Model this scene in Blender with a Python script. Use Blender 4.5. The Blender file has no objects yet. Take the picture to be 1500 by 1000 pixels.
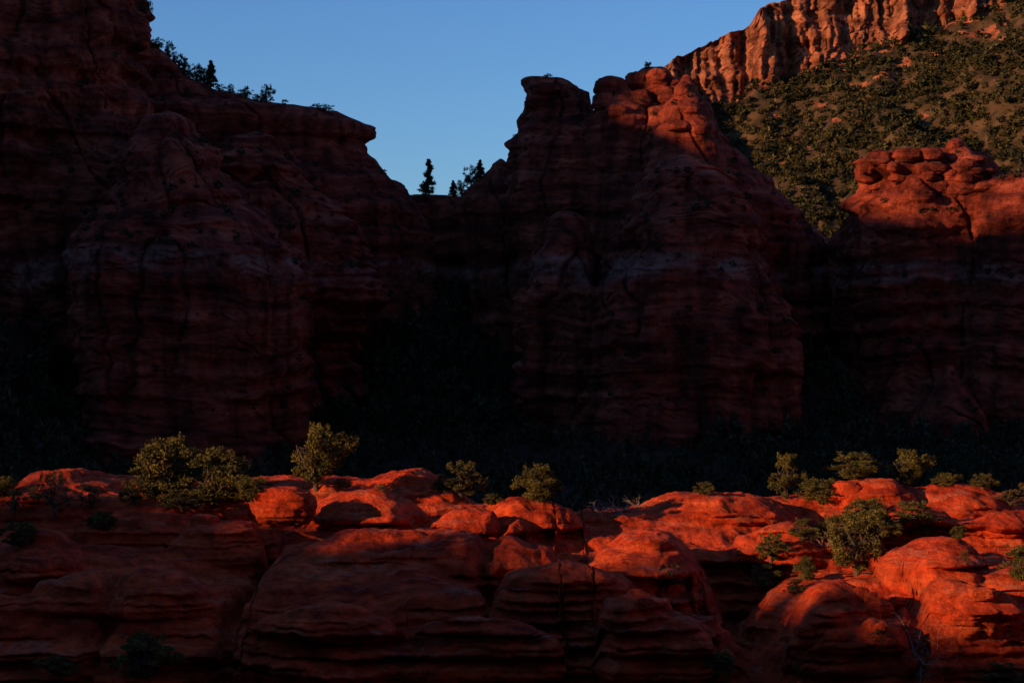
import bpy, math, numpy as np
from mathutils import Vector
rng = np.random.default_rng(7)
K = 36.0/70.0/1500.0
def P(px,py,d): return np.array([(px-750)*K*d, d, (500-py)*K*d])
def Zof(py,d): return (500-py)*K*d
def Xof(px,d): return (px-750)*K*d

# ---------------- noise ----------------
_perm = np.random.default_rng(3).permutation(256).astype(np.int32); _perm=np.concatenate([_perm]*3)
_g = np.random.default_rng(4).normal(size=(256,3)); _g/=np.linalg.norm(_g,axis=1)[:,None]; _g=_g.astype(np.float32)
def perlin(x,y,z):
    x,y,z=np.broadcast_arrays(np.asarray(x,np.float32),np.asarray(y,np.float32),np.asarray(z,np.float32))
    xi=np.floor(x).astype(np.int32); yi=np.floor(y).astype(np.int32); zi=np.floor(z).astype(np.int32)
    xf=x-xi; yf=y-yi; zf=z-zi
    u=xf*xf*xf*(xf*(xf*6-15)+10); v=yf*yf*yf*(yf*(yf*6-15)+10); w=zf*zf*zf*(zf*(zf*6-15)+10)
    xi&=255; yi&=255; zi&=255
    def c(a,b,cc):
        h=_perm[_perm[_perm[(xi+a)&255]+((yi+b)&255)]+((zi+cc)&255)]
        g=_g[h]
        return g[...,0]*(xf-a)+g[...,1]*(yf-b)+g[...,2]*(zf-cc)
    x00=c(0,0,0)*(1-u)+c(1,0,0)*u; x10=c(0,1,0)*(1-u)+c(1,1,0)*u
    x01=c(0,0,1)*(1-u)+c(1,0,1)*u; x11=c(0,1,1)*(1-u)+c(1,1,1)*u
    return 1.5*((x00*(1-v)+x10*v)*(1-w)+(x01*(1-v)+x11*v)*w)
def fbm(x,y,z,o=4):
    s=0;a=1
    for i in range(o):
        s=s+a*perlin(x*2**i+i*7.3,y*2**i+i*3.1,z*2**i+i*5.7); a*=.5
    return s

# ---------------- mesh helpers ----------------
def make_obj(name,verts,faces,mat,smooth=True,parent=None,mats=None,midx=None):
    me=bpy.data.meshes.new(name)
    verts=np.asarray(verts,np.float32); faces=np.asarray(faces,np.int32)
    n=faces.shape[1]
    me.vertices.add(len(verts)); me.vertices.foreach_set('co',verts.ravel())
    me.loops.add(faces.size); me.loops.foreach_set('vertex_index',faces.ravel())
    me.polygons.add(len(faces)); me.polygons.foreach_set('loop_start',np.arange(0,faces.size,n,dtype=np.int32))
    try: me.polygons.foreach_set('loop_total',np.full(len(faces),n,np.int32))
    except Exception: pass
    me.polygons.foreach_set('use_smooth',np.full(len(faces),smooth,bool))
    for m in (mats or [mat]): me.materials.append(m)
    if midx is not None: me.polygons.foreach_set('material_index',np.asarray(midx,np.int32))
    me.update(calc_edges=True); me.validate()
    ob=bpy.data.objects.new(name,me); bpy.context.scene.collection.objects.link(ob)
    if parent: ob.parent=parent
    return ob
def grid_faces(nr,nc,wrap=False):
    r=np.arange(nr-1)[:,None]; c=np.arange(nc if wrap else nc-1)[None,:]
    c2=(c+1)%nc
    a=r*nc+c; b=r*nc+c2; d=(r+1)*nc+c; e=(r+1)*nc+c2
    return np.stack([a,d,e,b],-1).reshape(-1,4)
def join(parts):
    V=[];F=[];o=0
    for v,f in parts:
        V.append(v);F.append(f+o);o+=len(v)
    return np.concatenate(V),np.concatenate(F)

# ---------------- materials ----------------
def nodes(mat):
    mat.use_nodes=True; nt=mat.node_tree; return nt,nt.nodes,nt.links,nt.nodes['Principled BSDF']
def rock_mat(name,dark,mid,light,zsc,band=None,bandcol=(.42,.23,.17,1),bump=1.0,fine=1.0,streak=.8,lines=0.0,stain=(.35,.33,.34,1)):
    m=bpy.data.materials.new(name); nt,N,L,B=nodes(m)
    B.inputs['Roughness'].default_value=.92; B.inputs['Specular IOR Level'].default_value=.12
    geo=N.new('ShaderNodeNewGeometry')
    warp=N.new('ShaderNodeTexNoise'); warp.inputs['Scale'].default_value=.06/fine*1; warp.inputs['Detail'].default_value=4
    L.new(geo.outputs['Position'],warp.inputs['Vector'])
    sep=N.new('ShaderNodeSeparateXYZ'); L.new(geo.outputs['Position'],sep.inputs[0])
    wz=N.new('ShaderNodeMath'); wz.operation='MULTIPLY_ADD'; wz.inputs[1].default_value=7*fine; L.new(warp.outputs['Fac'],wz.inputs[0]); L.new(sep.outputs['Z'],wz.inputs[2])
    comb=N.new('ShaderNodeCombineXYZ')
    mx=N.new('ShaderNodeMath'); mx.operation='MULTIPLY'; mx.inputs[1].default_value=.06; L.new(sep.outputs['X'],mx.inputs[0]); L.new(mx.outputs[0],comb.inputs[0])
    my=N.new('ShaderNodeMath'); my.operation='MULTIPLY'; my.inputs[1].default_value=.06; L.new(sep.outputs['Y'],my.inputs[0]); L.new(my.outputs[0],comb.inputs[1])
    L.new(wz.outputs[0],comb.inputs[2])
    st=N.new('ShaderNodeTexNoise'); st.inputs['Scale'].default_value=zsc; st.inputs['Detail'].default_value=6; st.inputs['Roughness'].default_value=.65
    L.new(comb.outputs[0],st.inputs['Vector'])
    r=N.new('ShaderNodeValToRGB'); L.new(st.outputs['Fac'],r.inputs[0])
    r.color_ramp.elements[0].position=.36; r.color_ramp.elements[0].color=dark
    r.color_ramp.elements[1].position=.66; r.color_ramp.elements[1].color=light
    e=r.color_ramp.elements.new(.5); e.color=mid
    mot=N.new('ShaderNodeTexNoise'); mot.inputs['Scale'].default_value=.35/fine; mot.inputs['Detail'].default_value=9; mot.inputs['Roughness'].default_value=.7
    L.new(geo.outputs['Position'],mot.inputs['Vector'])
    r2=N.new('ShaderNodeValToRGB'); L.new(mot.outputs['Fac'],r2.inputs[0])
    r2.color_ramp.elements[0].position=.32; r2.color_ramp.elements[0].color=stain
    r2.color_ramp.elements[1].position=.60; r2.color_ramp.elements[1].color=(1.15,1.1,1.05,1)
    mix=N.new('ShaderNodeMix'); mix.data_type='RGBA'; mix.blend_type='MULTIPLY'; mix.inputs[0].default_value=1
    L.new(r.outputs[0],mix.inputs[6]); L.new(r2.outputs[0],mix.inputs[7])
    out=mix.outputs[2]
    mp=N.new('ShaderNodeMapping'); mp.inputs['Scale'].default_value=(.5/fine,.5/fine,.03/fine); L.new(geo.outputs['Position'],mp.inputs[0])
    vs=N.new('ShaderNodeTexNoise'); vs.inputs['Scale'].default_value=1; vs.inputs['Detail'].default_value=5; L.new(mp.outputs[0],vs.inputs['Vector'])
    r3=N.new('ShaderNodeValToRGB'); L.new(vs.outputs['Fac'],r3.inputs[0])
    r3.color_ramp.elements[0].position=.38; r3.color_ramp.elements[0].color=(.36,.34,.37,1); r3.color_ramp.elements[1].position=.55; r3.color_ramp.elements[1].color=(1,1,1,1)
    mix3=N.new('ShaderNodeMix'); mix3.data_type='RGBA'; mix3.blend_type='MULTIPLY'; mix3.inputs[0].default_value=streak
    L.new(out,mix3.inputs[6]); L.new(r3.outputs[0],mix3.inputs[7]); out=mix3.outputs[2]
    if lines>0:
        ln=N.new('ShaderNodeTexNoise'); ln.inputs['Scale'].default_value=zsc*2.2; ln.inputs['Detail'].default_value=2; L.new(comb.outputs[0],ln.inputs['Vector'])
        r4=N.new('ShaderNodeValToRGB'); L.new(ln.outputs['Fac'],r4.inputs[0]); q=r4.color_ramp.elements
        q[0].position=.60; q[0].color=(0,0,0,1); q[1].position=.68; q[1].color=(0,0,0,1); qq=q.new(.64); qq.color=(lines,)*3+(1,)
        ml=N.new('ShaderNodeMix'); ml.data_type='RGBA'; L.new(r4.outputs[0],ml.inputs[0]); L.new(out,ml.inputs[6]); ml.inputs[7].default_value=(.6,.27,.17,1); out=ml.outputs[2]
    if band:
        for z0,z1,f in band:
            mr=N.new('ShaderNodeValToRGB')
            mm=N.new('ShaderNodeMapRange'); mm.inputs['From Min'].default_value=z0-3; mm.inputs['From Max'].default_value=z1+3
            wz2=N.new('ShaderNodeMath'); wz2.operation='MULTIPLY_ADD'; wz2.inputs[1].default_value=5*fine; L.new(warp.outputs['Fac'],wz2.inputs[0]); L.new(sep.outputs['Z'],wz2.inputs[2])
            sub=N.new('ShaderNodeMath'); sub.operation='SUBTRACT'; sub.inputs[1].default_value=2.5*fine; L.new(wz2.outputs[0],sub.inputs[0])
            L.new(sub.outputs[0],mm.inputs['Value']); L.new(mm.outputs[0],mr.inputs[0])
            t=z1-z0+6; a=3/t
            els=mr.color_ramp.elements; els[0].position=a-.01; els[0].color=(0,0,0,1); els[1].position=min(1-a+.12,1); els[1].color=(0,0,0,1)
            e=els.new(a+.16); e.color=(.7,.7,.7,1); e=els.new(1-a-.01); e.color=(1,1,1,1)
            mf=N.new('ShaderNodeMath'); mf.operation='MULTIPLY'; L.new(mr.outputs[0],mf.inputs[0]); 
            mf2=N.new('ShaderNodeMapRange'); mf2.inputs['From Min'].default_value=.42; mf2.inputs['From Max'].default_value=.62; mf2.inputs['To Max'].default_value=f; L.new(mot.outputs['Fac'],mf2.inputs['Value'])
            L.new(mf2.outputs[0],mf.inputs[1])
            mb=N.new('ShaderNodeMix'); mb.data_type='RGBA'; L.new(mf.outputs[0],mb.inputs[0]); L.new(out,mb.inputs[6]); mb.inputs[7].default_value=bandcol; out=mb.outputs[2]
    L.new(out,B.inputs['Base Color'])
    b1=N.new('ShaderNodeBump'); b1.inputs['Distance'].default_value=1.0*fine*bump; b1.inputs['Strength'].default_value=1; L.new(st.outputs['Fac'],b1.inputs['Height'])
    n2=N.new('ShaderNodeTexNoise'); n2.inputs['Scale'].default_value=1.2/fine; n2.inputs['Detail'].default_value=8; n2.inputs['Roughness'].default_value=.68
    L.new(geo.outputs['Position'],n2.inputs['Vector'])
    b2=N.new('ShaderNodeBump'); b2.inputs['Distance'].default_value=.75*fine*bump; b2.inputs['Strength'].default_value=1; L.new(n2.outputs['Fac'],b2.inputs['Height']); L.new(b1.outputs[0],b2.inputs['Normal'])
    L.new(b2.outputs[0],B.inputs['Normal'])
    return m
def leaf_mat(name,c1,c2,c3,scale=.6):
    m=bpy.data.materials.new(name); nt,N,L,B=nodes(m)
    B.inputs['Roughness'].default_value=.75; B.inputs['Specular IOR Level'].default_value=.15
    geo=N.new('ShaderNodeNewGeometry'); no=N.new('ShaderNodeTexNoise'); no.inputs['Scale'].default_value=scale; no.inputs['Detail'].default_value=3
    L.new(geo.outputs['Position'],no.inputs['Vector'])
    ad=N.new('ShaderNodeMath'); ad.operation='MULTIPLY_ADD'; ad.inputs[1].default_value=.45; L.new(geo.outputs['Random Per Island'],ad.inputs[0])
    sb=N.new('ShaderNodeMath'); sb.operation='SUBTRACT'; sb.inputs[1].default_value=.22; L.new(no.outputs['Fac'],sb.inputs[0]); L.new(sb.outputs[0],ad.inputs[2])
    r=N.new('ShaderNodeValToRGB'); L.new(ad.outputs[0],r.inputs[0]); e=r.color_ramp.elements
    e[0].position=.25; e[0].color=c1; e[1].position=.75; e[1].color=c3; q=e.new(.5); q.color=c2
    L.new(r.outputs[0],B.inputs['Base Color']); return m
def plain_mat(name,c1,c2,scale,bumpd=.02):
    m=bpy.data.materials.new(name); nt,N,L,B=nodes(m); B.inputs['Roughness'].default_value=.9; B.inputs['Specular IOR Level'].default_value=.1
    geo=N.new('ShaderNodeNewGeometry'); no=N.new('ShaderNodeTexNoise'); no.inputs['Scale'].default_value=scale; no.inputs['Detail'].default_value=8
    L.new(geo.outputs['Position'],no.inputs['Vector']); r=N.new('ShaderNodeValToRGB'); L.new(no.outputs['Fac'],r.inputs[0])
    r.color_ramp.elements[0].position=.35; r.color_ramp.elements[0].color=c1; r.color_ramp.elements[1].position=.65; r.color_ramp.elements[1].color=c2
    L.new(r.outputs[0],B.inputs['Base Color'])
    b=N.new('ShaderNodeBump'); b.inputs['Distance'].default_value=bumpd; L.new(no.outputs['Fac'],b.inputs['Height']); L.new(b.outputs[0],B.inputs['Normal'])
    return m
M_cliff=rock_mat('cliff_sandstone',(.19,.038,.024,1),(.46,.085,.043,1),(.60,.14,.074,1),.42,band=[(13,18.5,.85),(40,41.5,.2)],fine=2.0,bump=1.3,stain=(.5,.46,.47,1),streak=.9)
M_fg=rock_mat('slickrock_sandstone',(.42,.045,.015,1),(.78,.086,.022,1),(.86,.14,.042,1),1.1,fine=.45,bump=1.3,streak=.35,lines=.35,stain=(.34,.27,.26,1))
M_mesa=rock_mat('mesa_rock',(.26,.085,.042,1),(.56,.18,.085,1),(.64,.25,.125,1),.2,fine=3.4,stain=(.18,.15,.15,1))
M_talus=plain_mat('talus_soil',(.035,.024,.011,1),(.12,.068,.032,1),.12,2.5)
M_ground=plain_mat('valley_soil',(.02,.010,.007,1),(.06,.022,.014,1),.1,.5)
M_jun=leaf_mat('juniper_foliage',(.04,.045,.013,1),(.12,.104,.025,1),(.24,.185,.045,1))
M_dry=leaf_mat('dry_shrub_foliage',(.10,.06,.02,1),(.18,.12,.04,1),(.27,.18,.07,1))
M_for=leaf_mat('conifer_foliage',(.014,.019,.009,1),(.034,.042,.018,1),(.07,.076,.032,1),.1)
M_hill=leaf_mat('hillside_shrub_foliage',(.018,.019,.008,1),(.055,.049,.015,1),(.12,.094,.032,1),.05)
M_bark=plain_mat('juniper_bark',(.06,.04,.03,1),(.14,.1,.07,1),6)
M_dead=plain_mat('dead_wood',(.2,.15,.12,1),(.36,.28,.22,1),5)

# ---------------- cliffs ----------------
def rock_disp(x,y,z,a=1.0):
    w=z+3.0*perlin(x/45,y/45,z/60)
    s3=perlin(x/160,y/160,w/11); s1=np.tanh(4.5*perlin(x/90+4,y/90,w/4.8)); s2=np.tanh(4*perlin(x/40+9,y/40,w/1.8))
    mod=.45+1.3*np.clip(perlin(x/24,y/24,z/20)+.3,0,1)
    d=(1.4*s3+1.35*s1+.5*s2)*mod
    b=np.abs(perlin(x/26+3,y/26,z/110)); d+=8.5*b-2.6
    b2=np.abs(perlin(x/10+7,y/10,z/45)); d+=3.8*b2-1
    c=np.abs(perlin(x/13+1+.15*perlin(x/6,y/6,z/6),y/13,z/70+5)); d-=2.4*np.exp(-(c/.035)**2)
    d+=1.6*perlin(x/14,y/14,z/9)+1.1*perlin(x/5,y/5,z/3.4)+.6*perlin(x/2.2,y/2.2,z/1.3)
    bl=perlin(x/7+31,y/7,z/6); d+=1.5*np.round(bl*3)/3
    return d*a
def loft(rows,dc,rd,nth=420,nz=300,cap=3.0,expo=2.6,a=1.0,tilt=0.0,seed=0):
    rows=sorted(rows,key=lambda r:r[0])
    py=np.array([r[0] for r in rows],float); xl=Xof(np.array([r[1] for r in rows],float),dc); xr=Xof(np.array([r[2] for r in rows],float),dc)
    z=Zof(py,dc)
    zb=min(z.min(),-34)
    zs=np.linspace(z.max(),zb,nz)
    XL=np.interp(-zs,-z,xl); XR=np.interp(-zs,-z,xr)
    k=np.ones(5)/5
    def sm(a_):
        p=np.pad(a_,2,mode='edge'); return np.convolve(p,k,'valid')
    XL=sm(XL);XR=sm(XR)
    cx=(XL+XR)/2; rx=(XR-XL)/2; rm=rx.max()
    ry=rd*(rx/rm)**.8
    nc=16; t=np.linspace(0.02,1,nc)[:-1]
    cz=zs[0]+cap*np.sqrt(1-t**2)
    zs=np.concatenate([cz,zs]); cx=np.concatenate([np.full(nc-1,cx[0]),cx]); rx=np.concatenate([rx[0]*t,rx]); ry=np.concatenate([ry[0]*t,ry])
    dz=np.concatenate([t,np.ones(nz)])
    th=np.linspace(0,2*np.pi,nth,endpoint=False)
    c=np.cos(th); s=np.sin(th)
    ce=np.sign(c)*np.abs(c)**(2/expo); se=np.sign(s)*np.abs(s)**(2/expo)
    X=cx[:,None]+rx[:,None]*ce; Y=dc+ry[:,None]*se; Z=np.repeat(zs[:,None],nth,1)
    nx=c; ny=s
    lim=np.minimum(1,(rx/9.0))[:,None]
    D=rock_disp(X,Y,Z,a)*lim*dz[:,None]
    X=X+D*nx; Y=Y+D*ny*1.0
    Z=Z+dz[:,None]*.8*perlin(X/6,Y/6,Z/6)*lim
    Z=Z+(1-dz[:,None])*1.5*perlin(X/4,Y/4,.5)
    V=np.stack([X,Y,Z],-1).reshape(-1,3)
    return V,grid_faces(len(zs),nth,True)

left=[
 loft([(-160,-30,150),(-60,-60,172),(0,-90,188),(20,-100,193),(34,-110,205),(60,-115,206),(100,-130,208),(200,-150,230),(330,-160,300),(500,-170,330),(680,-170,340)],480,45,cap=10,nth=500,nz=380),
 loft([(62,195,222),(90,190,255),(130,180,315),(155,170,395),(166,150,505),(175,150,520),(184,150,541),(193,150,546),(204,150,546),(212,150,530),(222,150,532),(236,150,544),(244,150,547),(262,140,572),(280,130,592),(298,120,608),(330,110,625),(400,100,640),(520,100,640),(680,100,650)],515,30,cap=1,nth=520,nz=420,a=.5),
 loft([(182,200,285),(205,188,300),(235,178,318),(260,175,335),(300,150,362),(335,118,392),(350,108,400),(372,104,440),(385,106,448),(410,110,458),(460,112,456),(560,122,450),(620,128,446),(665,118,450)],440,34,cap=2,nth=560,nz=460,a=.75,expo=3),
 loft([(90,-60,90),(200,-80,110),(330,-90,100),(400,-90,108),(500,-90,110),(680,-90,120)],462,28,cap=5,nth=300,nz=260),
 loft([(215,330,420),(250,315,450),(330,300,520),(420,300,560),(560,300,540),(680,300,540)],482,26,cap=3,nth=380,nz=300),
 loft([(297,430,745),(320,420,770),(400,400,790),(500,400,800),(680,400,800)],545,26,cap=1.5,nth=420,nz=220,a=.7),
]
V,F=join(left); ob_left=make_obj('sandstone_cliff',V,F,M_cliff)
mid=[
 loft([(120,764,832),(135,762,866),(160,766,880),(185,768,900),(205,762,960),(235,752,1010),(300,735,1060),(400,742,1100),(520,752,1120),(680,750,1130)],512,28,cap=1,nth=480,nz=420,a=.7),
 loft([(122,872,918),(134,868,930),(160,866,980),(200,860,1010),(300,840,1060),(450,830,1100),(680,820,1120)],500,26,cap=1.2,nth=420,nz=380,a=.6),
 loft([(112,930,985),(124,918,1008),(145,910,1028),(165,905,1042),(195,900,1050),(215,900,1080),(250,900,1108),(280,895,1130),(310,890,1162),(345,880,1188),(370,880,1208),(400,880,1220),(560,870,1224),(680,860,1225)],505,30,cap=2.2,nth=480,nz=420,a=.65),
 loft([(122,996,1014),(130,986,1022),(152,970,1036),(180,962,1046),(200,955,1050),(300,930,1080),(500,920,1100)],478,16,cap=2,nth=260,nz=300,a=.5),
 loft([(244,962,1024),(262,938,1046),(300,925,1085),(340,905,1110),(400,872,1146),(440,858,1158),(520,850,1172),(600,842,1180),(670,835,1190)],458,36,cap=2,nth=520,nz=420,a=.8),
 loft([(245,722,745),(262,700,760),(290,672,770),(330,668,780),(440,690,790),(560,700,800),(680,700,800)],520,16,cap=1.5,nth=280,nz=260,a=.6),
 loft([(330,800,860),(400,770,880),(450,752,890),(560,765,900),(680,770,910)],468,20,cap=3,nth=300,nz=260,a=.8),
 loft([(345,1170,1200),(362,1150,1230),(400,1130,1260),(480,1120,1290),(680,1100,1300)],545,18,cap=2,nth=240,nz=200,a=.7),
]
V,F=join(mid); ob_mid=make_obj('sandstone_butte',V,F,M_cliff)
right=[
 loft([(228,1295,1430),(238,1264,1438),(255,1258,1452),(272,1264,1470),(290,1260,1480),(310,1243,1500),(340,1226,1520),(370,1216,1530),(420,1222,1550),(470,1226,1560),(540,1222,1560),(590,1214,1570),(660,1205,1580)],480,30,cap=1,nth=560,nz=440,a=.8),
 loft([(212,1390,1410),(220,1382,1418),(232,1376,1432),(250,1370,1452),(300,1360,1470)],470,12,cap=1.5,nth=220,nz=220,a=.6),
 loft([(270,1415,1600),(300,1400,1680),(400,1390,1720),(500,1380,1740),(680,1370,1760)],466,30,cap=2,nth=480,nz=360,a=.8),
 loft([(360,1700,1900),(400,1680,1950),(700,1600,2000)],480,50,cap=3,nth=200,nz=200),
 loft([(545,1380,1400),(580,1355,1425),(640,1325,1470)],448,16,cap=2,nth=240,nz=160,a=.5),
]
V,F=join(right); ob_right=make_obj('sandstone_butte',V,F,M_cliff)

# ---------------- ground ----------------
def smooth(a,b,x):
    t=np.clip((x-a)/(b-a),0,1); return t*t*(3-2*t)
def ground_z(x,y):
    z=np.interp(y,[-60,0,85,110,190,230,330,430,600,900,1500,4000],[-2,-1.7,-32,-34,-33,-26,-27,-27,-20,-25,-30,-40])
    z=z+3*perlin(x/70,y/70,0)*smooth(20,80,np.hypot(x,y))
    g=lambda cx,cy,sx,sy,h:h*np.exp(-((x-cx)/sx)**2-((y-cy)/sy)**2)
    z=z+g(-26,530,30,55,40)+g(-108,452,12,45,32)+g(66,470,16,30,22)+g(-120,430,40,50,5)+g(20,420,30,25,6)+g(110,425,30,25,7)
    return z
gx=np.unique(np.concatenate([np.linspace(-4000,-220,40),np.linspace(-220,220,260),np.linspace(220,4000,40)]))
gy=np.unique(np.concatenate([np.linspace(-1500,-40,30),np.linspace(-40,640,300),np.linspace(640,6000,50)]))
X,Y=np.meshgrid(gx,gy); Z=ground_z(X,Y)
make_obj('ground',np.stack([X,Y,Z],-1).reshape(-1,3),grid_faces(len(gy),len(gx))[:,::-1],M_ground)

# ---------------- foreground slickrock ledge ----------------
xs=np.unique(np.round(np.concatenate([np.linspace(-160,-50,90),np.linspace(-50,50,900),np.linspace(50,160,90)]),4))
ys=np.unique(np.round(np.concatenate([np.linspace(98,109,60),np.linspace(109,121,260),np.linspace(121,160,400),np.linspace(160,215,110)]),4))
X,Y=np.meshgrid(xs,ys)
crest=np.interp(X,Xof(np.array([-400,0,50,100,170,240,360,430,520,600,650,700,770,850,940,1000,1100,1200,1240,1300,1400,1500,1900]),150),
   np.array([722,716,706,696,698,708,702,702,700,698,708,734,740,750,746,732,730,726,714,716,720,734,738])) 
wy=Y+3.0*perlin(X/20,Y/30,.3)+1.2*perlin(X/8,Y/9,2.3)
pyb=np.interp(wy,[98,106,109,111,113,115,118,122,127,133,140,146],[1330,1200,1090,1045,985,938,892,862,836,810,784,750])
t=smooth(140,152,wy); pyb=pyb*(1-t)+crest*t
Z=-(pyb-500)*K*Y
Z=np.where(Y>158,Z-((Y-158)*.12+ (np.clip(Y-165,0,None)/12)**2*3),Z)
bil=np.abs(perlin(X/21+.3*perlin(X/9,Y/6,1),Y/9,1.7)); Z+= (3.2*bil-1.0)*smooth(108,118,Y)*(1-.5*smooth(140,150,Y))
bil=np.abs(perlin(X/11.0+.3*perlin(X/4,Y/4,6),Y/4.6,4.2)); Z+=(.8*bil-.25)
domes=[(100,689,150,95,7,3.2,2.0),(330,762,134,70,4,2.2,2.),(540,716,140,100,4.2,3.4,2.),(600,688,154,70,5,2.4,2),(770,728,138,95,5,3.4,2.),
 (1040,720,144,150,6,3.4,2.),(965,777,128,115,5.5,4,2.1),(600,775,128,225,5,3.2,2.3),(820,822,121,120,4,3.2,2.1),(1200,848,117.5,88,4,3.6,2.1),(1370,787,123,82,4.5,3.8,2.1),
 (1395,850,117,95,3.6,3.2,2.1),(1275,701,148,80,4,2.8,2),(1400,708,149,110,5,2.8,2),(215,745,142,130,5,2,2),(925,868,115,55,2.2,1.6,2),(60,775,128,80,4,2.6,2.),(180,830,121,140,4,2.6,2.1),
 (700,745,134,70,3,1.8,2),(480,885,115,120,2.6,2.2,2.1),(700,905,114,120,2,2.2,2.1),(1150,766,134,80,3.5,2.2,2),(1480,830,121,70,4,3,2.1),(20,712,148,60,4,2,2),(1000,900,114.2,60,2,1.8,2),
 (1240,764,134,60,2.5,1.8,2),(1330,742,138,80,3,2.4,2),(1450,750,137,80,3,2.4,2),(1300,905,114,50,1.8,2,2),(1230,915,114,70,2,1.8,2),(480,712,147,50,3,1.6,2),(910,745,141,50,3,1.6,2)]
for px,py,d,hw,hd,H,e in domes:
    cx=Xof(px,d); a=hw*K*d; zt=Zof(py,d)
    xx=X+1.2*perlin(X/5,Y/5,px*.1); yy=Y+.9*perlin(X/5,Y/5,px*.1+9)
    r=np.abs((xx-cx)/a)**e+np.abs((yy-d)/hd)**e
    D=zt-H+H*np.clip(1-r,0,None)**(1/e); D=np.where(r<1,D,-999)
    kk=.25; h=np.clip(.5+.5*(D-Z)/kk,0,1); Zn=Z*(1-h)+D*h+kk*h*(1-h)
    Z=np.where(D>-500,np.maximum(Zn,Z),Z)
for px,d0,d1,w,dep,sl in [(365,109,139,.6,1.8,0),(690,118,138,.5,1.2,.12),(1100,108,132,2.2,3.2,.0),(1310,108,122,.6,1.6,.12),(170,108,126,.5,1.3,-.05),(1060,108,118,.5,1.6,0)]:
    cx=Xof(px,(d0+d1)/2)+sl*(Y-d0)+1.6*perlin(Y/5,px*.3,.5)+.5*perlin(Y/1.5,px*.3,2.5)
    Z-=dep*np.exp(-((X-cx)/w)**2)*smooth(d0-4,d0,Y)*(1-smooth(d1-2,d1+1,Y))
Z+=.18*fbm(X/2.2,Y/2.2,3.3,3)
NR=1250; Y2=np.empty((NR,len(xs)));Z2=np.empty((NR,len(xs)))
ker=np.exp(-np.linspace(-2,2,13)**2); ker/=ker.sum()
for j in range(len(xs)):
    zc=np.convolve(np.pad(Z[:,j],6,mode='edge'),ker,'valid'); s=np.concatenate([[0],np.cumsum(np.hypot(np.diff(ys)*np.where(ys[1:]>160,.25,1),np.diff(zc)))])
    q=np.linspace(0,s[-1],NR); Y2[:,j]=np.interp(q,s,ys); Z2[:,j]=np.interp(q,s,zc)
X=np.repeat(xs[None,:],NR,0); Y=Y2; Z=Z2
gy_=np.gradient(Z,axis=0)/(np.gradient(Y,axis=0)+1e-4); steep=smooth(.3,1.4,np.abs(gy_))
k7=np.ones(9)/9; steep=np.apply_along_axis(lambda c:np.convolve(np.pad(c,4,mode='edge'),k7,'valid'),1,steep); steep=np.apply_along_axis(lambda c:np.convolve(np.pad(c,4,mode='edge'),k7,'valid'),0,steep)
w=Z+.6*perlin(X/16,Y/18,0)
fr_=1-smooth(152,160,Y)
Zd=Z+(.16)*np.sin(2*np.pi*w/.9+2*perlin(X/9,Y/9,7))*np.clip(.4+perlin(X/7,Y/7,8.8),0,1)*(1-steep)
mod=.4+1.1*np.clip(.35+perlin(X/9,Y/12,w/5+20),0,1)
sd=(.8*np.tanh(4.5*perlin(X/30,Y/40,w/.95))+.42*np.tanh(4.5*perlin(X/16,Y/30+2.3,w/.33)))*mod+.75*perlin(X/7,Y/9,w/2.6)+.45*perlin(X/3,Y/4,w/1.6)
sd=sd+.3*perlin(X/1.6,Y/1.6,w/.9)+.3*np.round(3*perlin(X/3.4,Y/8,w/1.6+9))/3
Yd=Y-sd*(.22+.9*steep)*fr_
Xd=X+(.45*perlin(X/5,Y/6,Z/1.8)+.25*perlin(X/2,Y/2,Z/.7))*(.2+.8*steep)
Zd+=.14*fbm(X/1.1,Y/1.1,Z/1.1,3)
ob_fg=make_obj('slickrock_ledge',np.stack([Xd,Yd,Zd],-1).reshape(-1,3),grid_faces(NR,len(xs))[:,::-1],M_fg)

# ---------------- far mesa ----------------
ux=np.linspace(-150,640,760)
pxm=ux/(K*1100)+750
sky=np.interp(pxm,[350,700,900,960,978,1000,1020,1060,1108,1118,1140,1200,1300,1500,1900,2500],[520,420,200,110,94,74,66,45,28,4,-4,-20,-50,-90,-140,-150])
clb=np.interp(pxm,[350,700,900,960,985,1040,1100,1200,1300,1420,1500,1900,2500],[530,440,240,150,130,168,138,100,66,26,-4,-60,-60])
zt=Zof(sky,1100)+2.5*np.round(2*perlin(ux/14,.5,.5))/2+1.2*perlin(ux/4,.5,7.5); zc=np.minimum(Zof(clb,1100)+4*perlin(ux/12,.7,3.3),zt-3)
nv1,nv2,nv3=30,190,420
YY=[];ZZ=[]
for i in range(nv1):
    t=i/nv1; YY.append(1500-(380)*t+0*ux); ZZ.append(zt-(1-t)*20+4*perlin(ux/30,(1500-380*t)/30,0)*(1-t))
for i in range(nv2):
    t=i/(nv2-1.); YY.append(1120-t*26+0*ux); ZZ.append(zt*(1-t)+zc*t)
L_=(zc+45)
for i in range(1,nv3):
    t=i/(nv3-1.); YY.append(1094-t*L_/math.tan(math.radians(31))); ZZ.append(zc-t*L_)
YY=np.array(YY);ZZ=np.array(ZZ);UU=np.repeat(ux[None,:],len(YY),0)
cl=np.zeros(len(YY)); cl[nv1:nv1+nv2]=1; cl=np.convolve(np.pad(cl,4,mode='edge'),np.ones(9)/9,'valid')[:,None]
wu=UU+3*perlin(UU/15,3.3,ZZ/15)
b=np.abs(perlin(wu/30,.5,ZZ/200)); b2=np.round(4*perlin(wu/8,3.5,ZZ/60))/4; b3=np.round(3*perlin(wu/3.2,6.5,ZZ/22))/3
DY=-(26*b+13*b2+7*b3-8)+3*np.tanh(3*perlin(UU/60,2.2,ZZ/9))+2*perlin(UU/6,1.2,ZZ/6)+1.5*perlin(UU/2.5,1.2,ZZ/2.5)
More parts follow.
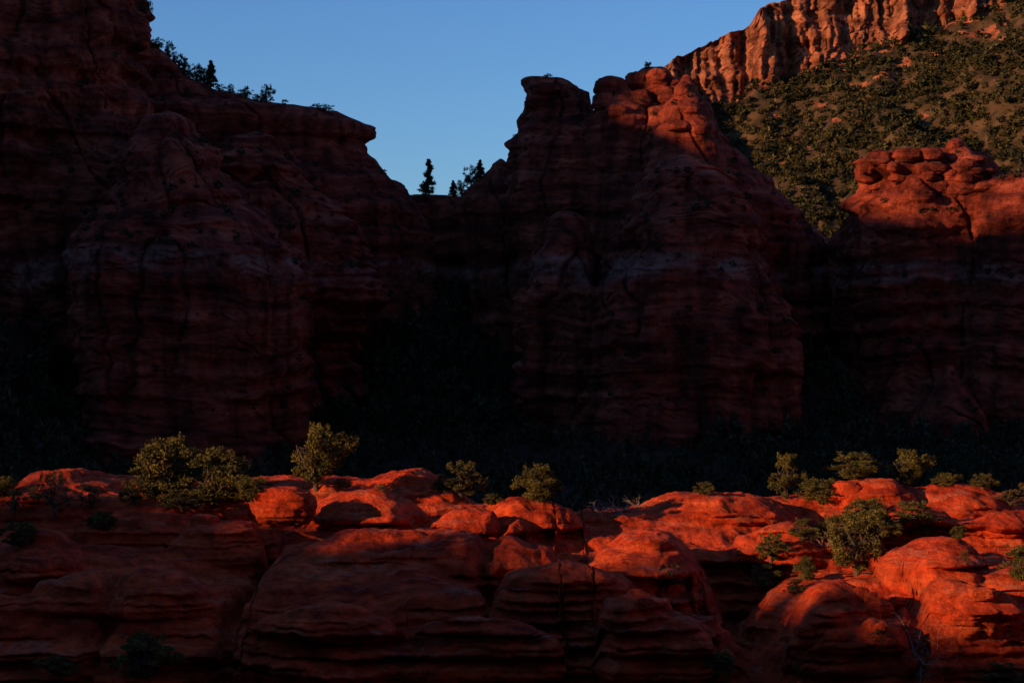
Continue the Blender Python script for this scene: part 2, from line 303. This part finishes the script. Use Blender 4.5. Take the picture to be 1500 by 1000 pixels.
gz=-12*np.exp(-(perlin((UU+.35*(YY-1098))/60,5.5,YY/400)/.12)**2)+8*perlin(UU/60,YY/60,3)+4*fbm(UU/16,YY/16,3,4)
isS=(np.arange(len(YY))>=nv1+nv2-1)[:,None]
fade=np.where(isS,smooth(0,25,1094-YY),0)
YY2=YY+DY*cl; ZZ2=ZZ+gz*fade+cl*1.5*perlin(UU/5,9.1,ZZ/5)
Vm=np.stack([UU,YY2,ZZ2],-1).reshape(-1,3); Fm=grid_faces(len(YY),len(ux))
fr=np.repeat(np.arange(len(YY)-1),len(ux)-1); mi=(fr>nv1+nv2+2).astype(int)
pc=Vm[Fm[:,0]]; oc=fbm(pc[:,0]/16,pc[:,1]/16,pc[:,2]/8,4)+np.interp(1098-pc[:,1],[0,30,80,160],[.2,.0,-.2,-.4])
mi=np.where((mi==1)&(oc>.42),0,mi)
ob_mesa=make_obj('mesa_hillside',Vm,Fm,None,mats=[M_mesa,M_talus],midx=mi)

# ---------------- sun direction + unseen ridge shaped to cast the shade ----------------
e_=math.radians(14); b_=math.radians(28); te=math.tan(e_)
S=Vector((-math.cos(b_)*math.cos(e_),-math.sin(b_)*math.cos(e_),math.sin(e_)))
sh=np.array([-math.cos(b_),-math.sin(b_)]); lh=np.array([-math.sin(b_),math.cos(b_)])
D0=230.
def PH(px,py,d,add=0):
    p=P(px,py,d); return (p[:2]@lh, p[2]+add+(D0-p[:2]@sh)*te)
ctrl=[PH(1480,938,113),PH(1250,924,115),PH(1020,850,119),PH(800,842,121),PH(520,806,127),PH(420,790,130),PH(300,734,139),PH(80,728,144),PH(-20,715,146)]
ctrl=sorted(ctrl)
far=sorted([PH(1500,314,440),PH(1350,320,450),PH(1260,314,465),PH(1010,206,470),PH(920,170,482),PH(876,162,484)]); print(far)
pl=[-300,-60]+[c[0] for c in ctrl]+[ctrl[-1][0]+25]+[c[0] for c in far]+[far[-1][0]+10,480,530,600,660,1200]
Hl=[100,86]+[c[1] for c in ctrl]+[ctrl[-1][1]+40]+[c[1] for c in far]+[far[-1][1]+30,240,240,180,115,90]
o=np.argsort(pl); pl=np.array(pl)[o]; Hl=np.array(Hl)[o]
pp=np.linspace(-300,1200,2400); vv=np.concatenate([np.linspace(-1.6,0,50),np.linspace(0,1.6,50)[1:]])
def Hfun(p):
    keep=1
    for c in (96,108.8,115.2,126,148): keep=keep*(1-np.exp(-((p-c)/1.5)**2))
    return np.interp(p,pl,Hl)+ (6.0*np.clip(perlin(p/3.1,.3,.6)+.12,0,1)*keep+1.2*perlin(p/1.3,.3,.6))*smooth(72,88,p)*(1-smooth(148,158,p))  # rim bumps added to break up the shade on the ledge
PPg,VVg=np.meshgrid(pp,vv); Hg=Hfun(PPg)
tt=np.abs(VVg)/1.6
Zg=(Hg+38)*(1-tt)**1.15-38+ (6*perlin(PPg/30,VVg*3,0)+3*perlin(PPg/9,VVg*9,2))*np.clip(tt*6,0,1)*(1-tt)
off=np.where(VVg<0,VVg*np.minimum(Hg+38,150)*.7,VVg*(Hg+38)*.7)
XX=(D0+off)*sh[0]+PPg*lh[0]; YYg=(D0+off)*sh[1]+PPg*lh[1]
make_obj('sandstone_shade_ridge',np.stack([XX,YYg,Zg],-1).reshape(-1,3),grid_faces(len(vv),len(pp)),M_cliff)  # shadow caster out of view, rim height set by the wanted shadow edges
# unseen wall added behind and right of the viewpoint to block low sky light
ct=np.array([[-330,-330],[-150,-350],[80,-330],[300,-240],[430,-80],[470,120],[480,300]],float)
cu=np.linspace(0,6,400); ccx=np.interp(cu,range(7),ct[:,0]); ccy=np.interp(cu,range(7),ct[:,1])
hh=np.interp(cu,[0,.7,3,5,6],[60,210,250,240,140])+14*perlin(cu*3,.5,.5)+6*perlin(cu*11,.5,.5)
tx=np.gradient(ccx);ty=np.gradient(ccy);ln=np.hypot(tx,ty);nx_=ty/ln;ny_=-tx/ln
q=np.linspace(-1,1,81)[:,None]; tt=np.abs(q)
prof=np.clip(1-tt,0,1)**.8
CX=ccx+q*160*nx_;CY=ccy+q*160*ny_;CZ=-40+(hh+40)*prof+8*perlin(CX/30,CY/30,1)*np.sqrt(tt)+3*perlin(CX/8,CY/8,1)*np.sqrt(tt)
make_obj('sky_block_wall',np.stack([CX,CY,CZ],-1).reshape(-1,3),grid_faces(81,400),M_cliff)

# ---------------- camera ----------------
cam=bpy.data.cameras.new('camera'); co=bpy.data.objects.new('camera',cam); bpy.context.scene.collection.objects.link(co)
cam.lens=70; cam.sensor_width=36; cam.clip_start=.5; cam.clip_end=12000; co.location=(0,0,0); co.rotation_euler=(math.pi/2,0,0)
bpy.context.scene.camera=co

# ---------------- placement by ray casting ----------------
bpy.context.view_layer.update(); dg=bpy.context.evaluated_depsgraph_get(); sc=bpy.context.scene
def cast(px,py):
    d=Vector(((px-750)*K,1,(500-py)*K)).normalized()
    h,loc,nor,i,ob,m=sc.ray_cast(dg,Vector((0,.1,0)),d)
    return (loc,nor,ob) if h else None
def skyline(px,py0,maxd=600):
    py=py0-25
    while py<py0+80:
        r=cast(px,py)
        if r and r[0].y<maxd: return r[0]
        py+=1
    return None

# boulders
def boulder_part(c,r,seed,e=.8,n=90):
    nth,nph=n,n*2//3; th=np.linspace(0,2*np.pi,nth,endpoint=False)[None,:]; ph=np.linspace(.01,np.pi-.01,nph)[:,None]
    x=np.sin(ph)*np.cos(th);y=np.sin(ph)*np.sin(th);z=np.cos(ph)+0*th
    q=1+.15*fbm(x*1.1+seed,y*1.1,z*1.1,3)+.04*np.tanh(3*perlin(x*.3+seed,y*.3,z*6))
    x=np.sign(x)*np.abs(x)**e;y=np.sign(y)*np.abs(y)**e;z=np.sign(z)*np.abs(z)**e
    return np.stack([c[0]+x*q*r[0],c[1]+y*q*r[1],c[2]+z*q*r[2]],-1).reshape(-1,3),grid_faces(nph,nth,True)[:,::-1]
bp=P(415,742,134.5)
V,F=boulder_part(bp,(2.25,2.0,1.4),3.3,.88); make_obj('boulder',V,F,M_fg)
gb=np.random.default_rng(77)
for (px,py,w,h) in [(1278,888,15,20),(1300,905,12,22),(1262,872,14,12),(1225,935,18,12),(1290,925,10,12),(1410,905,28,12),(300,765,22,12),(345,758,22,14),(1240,720,24,14),(945,885,16,9),(1320,880,16,10),(1180,925,16,9),(1440,870,20,9)]:
    r=cast(px,py)
    if r and r[0].y<170:
        d=r[0].y; V,F=boulder_part((r[0].x,r[0].y+.2,r[0].z),(w*K*d,w*K*d*.8,h*K*d),gb.random()*50,.72); make_obj('boulder',V,F,M_fg)
# weathered knobs on the butte tops (children of the buttes)
def knobs(parent,lst,seed):
    g=np.random.default_rng(seed); parts=[]
    for (px,py,w,h) in lst:
        r=cast(px,py)
        if not r or r[0].y>560 or r[0].y<400: continue
        d=r[0].y; parts.append(boulder_part((r[0].x,d+w*K*d*.25,r[0].z),(w*K*d,w*K*d*.9,h*K*d),g.random()*60,.85,50))
    if parts:
        V,F=join(parts); make_obj('weathered_knobs',V,F,M_cliff,parent=parent)
gk=np.random.default_rng(5)
knobs(ob_right,[(gk.uniform(1270,1450),gk.uniform(232,290),gk.uniform(8,22),gk.uniform(6,13)) for _ in range(34)]+[(1290,232,20,12),(1330,228,22,11),(1365,226,18,11),(1398,214,12,9)],1)
knobs(ob_mid,[(890,128,20,15),(885,150,17,16),(935,120,20,15),(965,113,18,13),(940,145,18,14),(975,140,16,14),(1000,132,12,12),(905,165,16,12),(1010,160,14,12),(800,130,20,9),(785,150,16,10),(995,185,18,9),(1025,190,12,8)],2)
bpy.context.view_layer.update(); dg=bpy.context.evaluated_depsgraph_get()

# ---------------- vegetation ----------------
def tube(p0,p1,r0,r1,n=6):
    p0=np.array(p0,float);p1=np.array(p1,float);d=p1-p0;d/=np.linalg.norm(d)+1e-9
    a=np.cross(d,[0,0,1.]) if abs(d[2])<.9 else np.cross(d,[1.,0,0]); a/=np.linalg.norm(a); b=np.cross(d,a)
    t=np.linspace(0,2*np.pi,n,endpoint=False); ring=np.cos(t)[:,None]*a+np.sin(t)[:,None]*b
    V=np.concatenate([p0+ring*r0,p1+ring*r1]); i=np.arange(n); j=(i+1)%n
    F=np.concatenate([np.stack([i,j,j+n],-1),np.stack([i,j+n,i+n],-1)])
    return V,F
def leaves(c,r,n,size,g,shell=.5,stretch=1.8):
    d=g.normal(size=(n,3)); d/=np.linalg.norm(d,axis=1)[:,None]
    rad=shell+(1-shell)*g.random((n,1)); rad*=1+.25*g.normal(size=(n,1))*.6
    pos=np.array(c)+d*rad*np.array(r)
    a=g.normal(size=(n,3)); a[:,2]=np.abs(a[:,2])+.3; a+=d; a/=np.linalg.norm(a,axis=1)[:,None]
    b=np.cross(a,g.normal(size=(n,3))); b/=np.linalg.norm(b,axis=1)[:,None]+1e-9
    s=size*(.6+.8*g.random((n,1)))
    V=np.stack([pos-b*s*.5,pos+b*s*.5,pos+a*s*stretch],1).reshape(-1,3)
    return V,np.arange(3*n).reshape(n,3)
def juniper_mesh(name,seed,dens=1.0,mat=None,sparse=False,nclump=60):
    g=np.random.default_rng(seed); wood=[];leaf=[]
    p=np.array([0,0,-.08]); q=np.array([g.normal()*.04,g.normal()*.04,.22])
    wood.append(tube(p,q,.045,.035,8)); cl=[]
    lim=[]
    for i in range(7):
        an=i*2*np.pi/7+g.random(); rr=.18+.2*g.random(); e=np.array([math.cos(an)*rr,math.sin(an)*rr,.35+.4*g.random()])
        if i==0: e=np.array([.03,0,.85])
        mdp=(q+e)/2+g.normal(size=3)*.04; wood.append(tube(q,mdp,.028,.018)); wood.append(tube(mdp,e,.018,.008)); lim.append((mdp,e))
    lobx,loby=g.uniform(-.12,.12,2)
    for i in range(nclump):
        while True:
            c=g.uniform(-1,1,3)
            if (c**2).sum()<1 and (c**2).sum()>.12: break
        lob=1+.25*math.sin(3*math.atan2(c[1],c[0])+seed)
        c=np.array([c[0]*.42*lob+lobx*(c[2]+.5),c[1]*.42*lob+loby*(c[2]+.5),.47+c[2]*.42])
        r=g.uniform(.05,.13)*(1 if not sparse else .8)
        leaf.append(leaves(c,(r,r,r*.85),int((230 if not sparse else 60)*dens),.02,g,.3))
        l=lim[g.integers(7)]; s=l[0]+(l[1]-l[0])*g.random(); wood.append(tube(s,c,.008,.003,4))
    for i in range(16):
        an=g.random()*6.28; c=np.array([math.cos(an)*.25,math.sin(an)*.25,.78+.17*g.random()])*np.array([g.random()+.2]*2+[1])
        leaf.append(leaves(c,(.045,.045,.1),int(80*dens),.018,g,.2))
    Vw,Fw=join(wood);Vl,Fl=join(leaf); V=np.concatenate([Vw,Vl]);F=np.concatenate([Fw,Fl+len(Vw)])
    ob=make_obj(name,V,F,None,smooth=False,mats=[M_bark,mat or M_jun],midx=[0]*len(Fw)+[1]*len(Fl))
    me=ob.data; bpy.data.objects.remove(ob); return me
JM=[juniper_mesh('juniper_mesh_%d'%i,20+i,nclump=[60,46,56,38,66,34][i]) for i in range(6)]
JS=[juniper_mesh('shrub_mesh_%d'%i,40+i,mat=M_dry,sparse=True,nclump=34) for i in range(2)]
def conifer_mesh(seed,mat):
    g=np.random.default_rng(seed); wood=[tube((0,0,-.05),(0,0,.95),.03,.005)];leaf=[]
    for i in range(60):
        h=.12+.86*(i/60.); rr=(1-h)**.8*.36*(.6+.6*g.random())+.015; an=g.random()*6.28
        e=np.array([math.cos(an)*rr,math.sin(an)*rr,h-.03]); wood.append(tube((0,0,h),e,.008,.003,4))
        for t in (.5,.9): leaf.append(leaves(e*np.array([t,t,1]),(rr*.35+.02,rr*.35+.02,.035),60,.028,g,.2))
    Vw,Fw=join(wood);Vl,Fl=join(leaf); V=np.concatenate([Vw,Vl]);F=np.concatenate([Fw,Fl+len(Vw)])
    ob=make_obj('pine_mesh',V,F,None,smooth=False,mats=[M_bark,mat],midx=[0]*len(Fw)+[1]*len(Fl)); me=ob.data; bpy.data.objects.remove(ob); return me
PM=[conifer_mesh(60,M_for),conifer_mesh(61,M_for)]
JF=[juniper_mesh('ridge_tree_mesh_%d'%i,80+i,mat=M_for,nclump=36,dens=.6) for i in range(3)]
def put(name,me,loc,h,w):
    ob=bpy.data.objects.new(name,me); sc.collection.objects.link(ob); ob.location=loc; ob.scale=(w/.95,w/.95,h/.95); ob.rotation_euler=(0,0,rng.random()*6.28); return ob
fgp=[('juniper_tree',240,735,92,118),('juniper_tree',312,742,82,105),('juniper_tree',465,718,92,92),('juniper_tree',675,728,50,84),('juniper_tree',790,735,52,78),
 ('juniper_tree',1150,730,62,62),('juniper_tree',1205,738,36,80),('juniper_tree',1252,702,38,84),('juniper_tree',1330,705,52,66),('juniper_tree',1257,842,90,96),('juniper_tree',1182,850,34,38),
 ('shrub',80,756,62,66),('shrub',20,752,34,44),('shrub',132,745,34,60),('juniper_shrub',975,862,34,60),('juniper_shrub',1356,786,26,44),('juniper_shrub',1032,720,18,36),('juniper_shrub',1465,998,28,90),
 ('juniper_shrub',1050,990,34,70),('juniper_shrub',210,992,62,100),('juniper_shrub',1290,790,42,80),('juniper_shrub',1130,822,40,60),('shrub',1480,742,24,50),('juniper_shrub',1165,870,22,40),
 ('juniper_shrub',370,735,36,60),('juniper_shrub',1225,798,44,60),('shrub',1285,948,26,34),('juniper_shrub',1120,860,34,60),('juniper_shrub',150,775,26,50),('juniper_shrub',1340,770,34,90),('juniper_shrub',1405,790,20,26),('shrub',1415,825,18,22),
 ('juniper_shrub',270,748,30,80),('juniper_shrub',195,738,34,60),('juniper_tree',345,735,64,60),('juniper_shrub',1190,990,30,70),('juniper_shrub',5,728,30,50),('shrub',50,735,22,40),('juniper_shrub',1385,705,20,44),('juniper_shrub',1440,716,22,50),('shrub',1500,732,24,44),
 ('juniper_shrub',1175,790,30,50),('juniper_shrub',1270,770,40,70),('juniper_shrub',1495,850,50,60),('shrub',560,720,12,24),('juniper_shrub',500,715,14,30),('juniper_shrub',720,735,16,30),('juniper_shrub',1100,840,40,50),('juniper_shrub',30,800,36,60),('shrub',1240,900,14,18),('juniper_shrub',85,990,30,60)]
for i,(n,px,py,hp,wp) in enumerate(fgp):
    r=None
    for dy in (0,4,8,14,22,32):
        r=cast(px,py+dy)
        if r and r[0].y<157: break
    if not r or r[0].y>175: continue
    L0=r[0]; d=L0.y
    me=JS[i%2] if n=='shrub' else JM[i%6]
    put(n,me,(L0.x,L0.y,L0.z-.03),hp*K*d,wp*K*d)
for i,(n,px,py,hp,wp) in enumerate([('pine_tree',309,135,38,32),('juniper_tree',389,160,24,30),('juniper_tree',360,150,15,22),('juniper_tree',338,146,12,18),('juniper_tree',246,84,20,20),('juniper_tree',266,100,20,26),('juniper_tree',218,66,28,20),
  ('juniper_tree',287,117,24,32),('juniper_tree',475,172,8,26),('pine_tree',628,306,50,36),('pine_tree',664,292,22,22),('juniper_tree',690,275,28,34),('pine_tree',703,262,26,26),('juniper_tree',677,284,22,28),('juniper_tree',232,75,14,22),('juniper_tree',322,140,10,20),('juniper_tree',802,118,5,14),('juniper_tree',275,108,18,24),('juniper_tree',298,124,22,24),('juniper_tree',255,92,14,24),('juniper_tree',210,55,18,18),('juniper_tree',375,156,10,20),('juniper_tree',465,170,6,20)]):
    L0=skyline(px,py-10)
    if L0 is None: continue
    d=L0.y; me=PM[i%2] if n=='pine_tree' else JF[i%3]
    put(n,me,(L0.x,L0.y,L0.z-.6),hp*K*d+.6,wp*K*d)
# dead trees
def dead_mesh(seed):
    g=np.random.default_rng(seed); parts=[]
    def br(p,d,l,r,dep):
        n=3
        for k in range(n):
            d2=d+g.normal(size=3)*.22; d2/=np.linalg.norm(d2); q=p+d2*l/n; parts.append(tube(p,q,r,r*.8,5)); p=q;d=d2;r*=.8
            if dep>0:
                for _ in range(g.integers(1,3)):
                    dd=d+g.normal(size=3)*.75; dd[2]+=.1; dd/=np.linalg.norm(dd); br(p,dd,l*.62,r*.6,dep-1)
    for a in range(4):
        an=a*1.57+g.random(); br(np.array([0,0,-.05]),np.array([math.cos(an)*.7,math.sin(an)*.7,.7]),.6,.03,2)
    V,F=join(parts); V=V/max(V[:,2].max(),.01); ob=make_obj('dead_tree_mesh',V,F,M_dead); me=ob.data; bpy.data.objects.remove(ob); return me
for i,(px,py,hp,wp) in enumerate([(905,740,28,44),(880,742,20,34),(1345,985,80,60),(1212,800,42,34),(1135,712,44,36),(935,742,18,30)]):
    r=cast(px,py)
    if not r or r[0].y>175: r=cast(px,py+12)
    if r and r[0].y<175: put('dead_tree',dead_mesh(100+i),r[0],hp*K*r[0].y,wp*K*r[0].y)

# forest mass
def small_tree(g,n,conif=True,ls=None):
    parts=[]
    for i in range(n):
        h=g.random(); rr=(.28*(1-h)**.7+.05) if conif else .42*math.sqrt(max(1-(2*h-1)**2,0.02))
        an=g.random()*6.28; c=np.array([math.cos(an)*rr*g.random()**.5,math.sin(an)*rr*g.random()**.5,.1+.88*h])
        parts.append(leaves(c,(.07,.07,.06),5,ls or (.13 if conif else .17),g,.2,1.5))
    return join(parts)
def mass(name,mat,pts,hs,ws,nvar=6,n=28,conif=True,seed=0,ls=None):
    g=np.random.default_rng(seed); var=[small_tree(g,n,conif,ls) for _ in range(nvar)]; parts=[]
    for (x,y,z),h,w in zip(pts,hs,ws):
        v,f=var[g.integers(nvar)]; a=g.random()*6.28; c,s=math.cos(a),math.sin(a)
        vx=(v[:,0]*c-v[:,1]*s)*w+x; vy=(v[:,0]*s+v[:,1]*c)*w+y; parts.append((np.stack([vx,vy,v[:,2]*h+z-.1*h],-1),f))
    V,F=join(parts); return make_obj(name,V,F,mat,smooth=False)
pts=[];hsl=[]
reg=[(-26,520,36,70,1500,1),(-108,440,22,55,500,1),(66,455,24,40,500,.9),(0,400,150,50,1800,.6),(0,290,130,90,2600,.6),(100,400,50,40,500,.6),(-60,430,60,30,200,.6)]
for cx,cy,sx,sy,n,hm in reg:
    x=cx+sx*rng.uniform(-1,1,n); y=cy+sy*rng.uniform(-1,1,n); ok=perlin(x/25,y/25,4)+.5*rng.random(n)>-.3 if hm<.8 else np.ones(n,bool); x=x[ok];y=y[ok]
    z=ground_z(x,y); pts.append(np.stack([x,y,z],-1)); hsl.append((1.8+7.5*rng.random(len(x))**1.6)*hm)
pts=np.concatenate(pts); hs=np.concatenate(hsl)
mass('conifer_forest',M_for,pts,hs,hs*.8,seed=5)
# hillside shrubs on mesa slope
Vg=Vm.reshape(len(YY),-1,3)[nv1+nv2-2:]
nn=90000; fi=rng.random(nn)*(Vg.shape[0]-1.01); fj=rng.random(nn)*(Vg.shape[1]-1.01); i0=fi.astype(int); j0=fj.astype(int); a_=(fi-i0)[:,None]; b2_=(fj-j0)[:,None]
q=(Vg[i0,j0]*(1-a_)+Vg[i0+1,j0]*a_)*(1-b2_)+(Vg[i0,j0+1]*(1-a_)+Vg[i0+1,j0+1]*a_)*b2_
pr=.72+.9*fbm(q[:,0]/30,q[:,1]/30,1,4)
pxq=q[:,0]/(K*q[:,1])+750
keep=(q[:,2]>15)&(pxq>980)&(pxq<1600)&(rng.random(nn)<np.clip(pr,.3,1)); q=q[keep]
hs=.8+3.4*rng.random(len(q))**2.2+np.where(rng.random(len(q))<.06,2.5,0)
mass('hillside_shrubs',M_hill,q,hs,hs*1.3,n=11,conif=False,seed=9,ls=.24,nvar=12)
# shrubs on ledges of cliffs
g=np.random.default_rng(11); cp=[]
for k in range(2600):
    px=g.uniform(0,1500); py=g.uniform(60,640); r=cast(px,py)
    if r and r[0].y<600 and r[1].z>.6 and r[2].name.startswith('sandstone'): cp.append(tuple(r[0]))
if cp:
    hs=g.uniform(.5,1.8,len(cp)); mass('cliff_shrubs',M_for,cp,hs,hs*1.4,n=14,conif=False,seed=12)

# ---------------- light ----------------
sun=bpy.data.lights.new('sun','SUN'); so=bpy.data.objects.new('sun',sun); sc.collection.objects.link(so)
sun.energy=5; sun.angle=math.radians(.5); sun.color=(1,.56,.26); so.rotation_euler=S.to_track_quat('Z','Y').to_euler()
w=bpy.data.worlds.new('World'); sc.world=w; w.use_nodes=True; nt=w.node_tree; bg=nt.nodes['Background']
sk=nt.nodes.new('ShaderNodeTexSky'); sk.sky_type='NISHITA'; sk.sun_disc=False; sk.sun_elevation=e_; sk.sun_rotation=math.atan2(S.x,S.y)
sk.air_density=1.0; sk.dust_density=0; sk.ozone_density=4
tn=nt.nodes.new('ShaderNodeMix'); tn.data_type='RGBA'; tn.blend_type='MULTIPLY'; tn.inputs[0].default_value=1; tn.inputs[7].default_value=(.72,.94,1.25,1)
nt.links.new(sk.outputs[0],tn.inputs[6]); nt.links.new(tn.outputs[2],bg.inputs[0]); bg.inputs[1].default_value=.105
sc.view_settings.view_transform='Standard'; sc.view_settings.look='None'; sc.view_settings.exposure=0
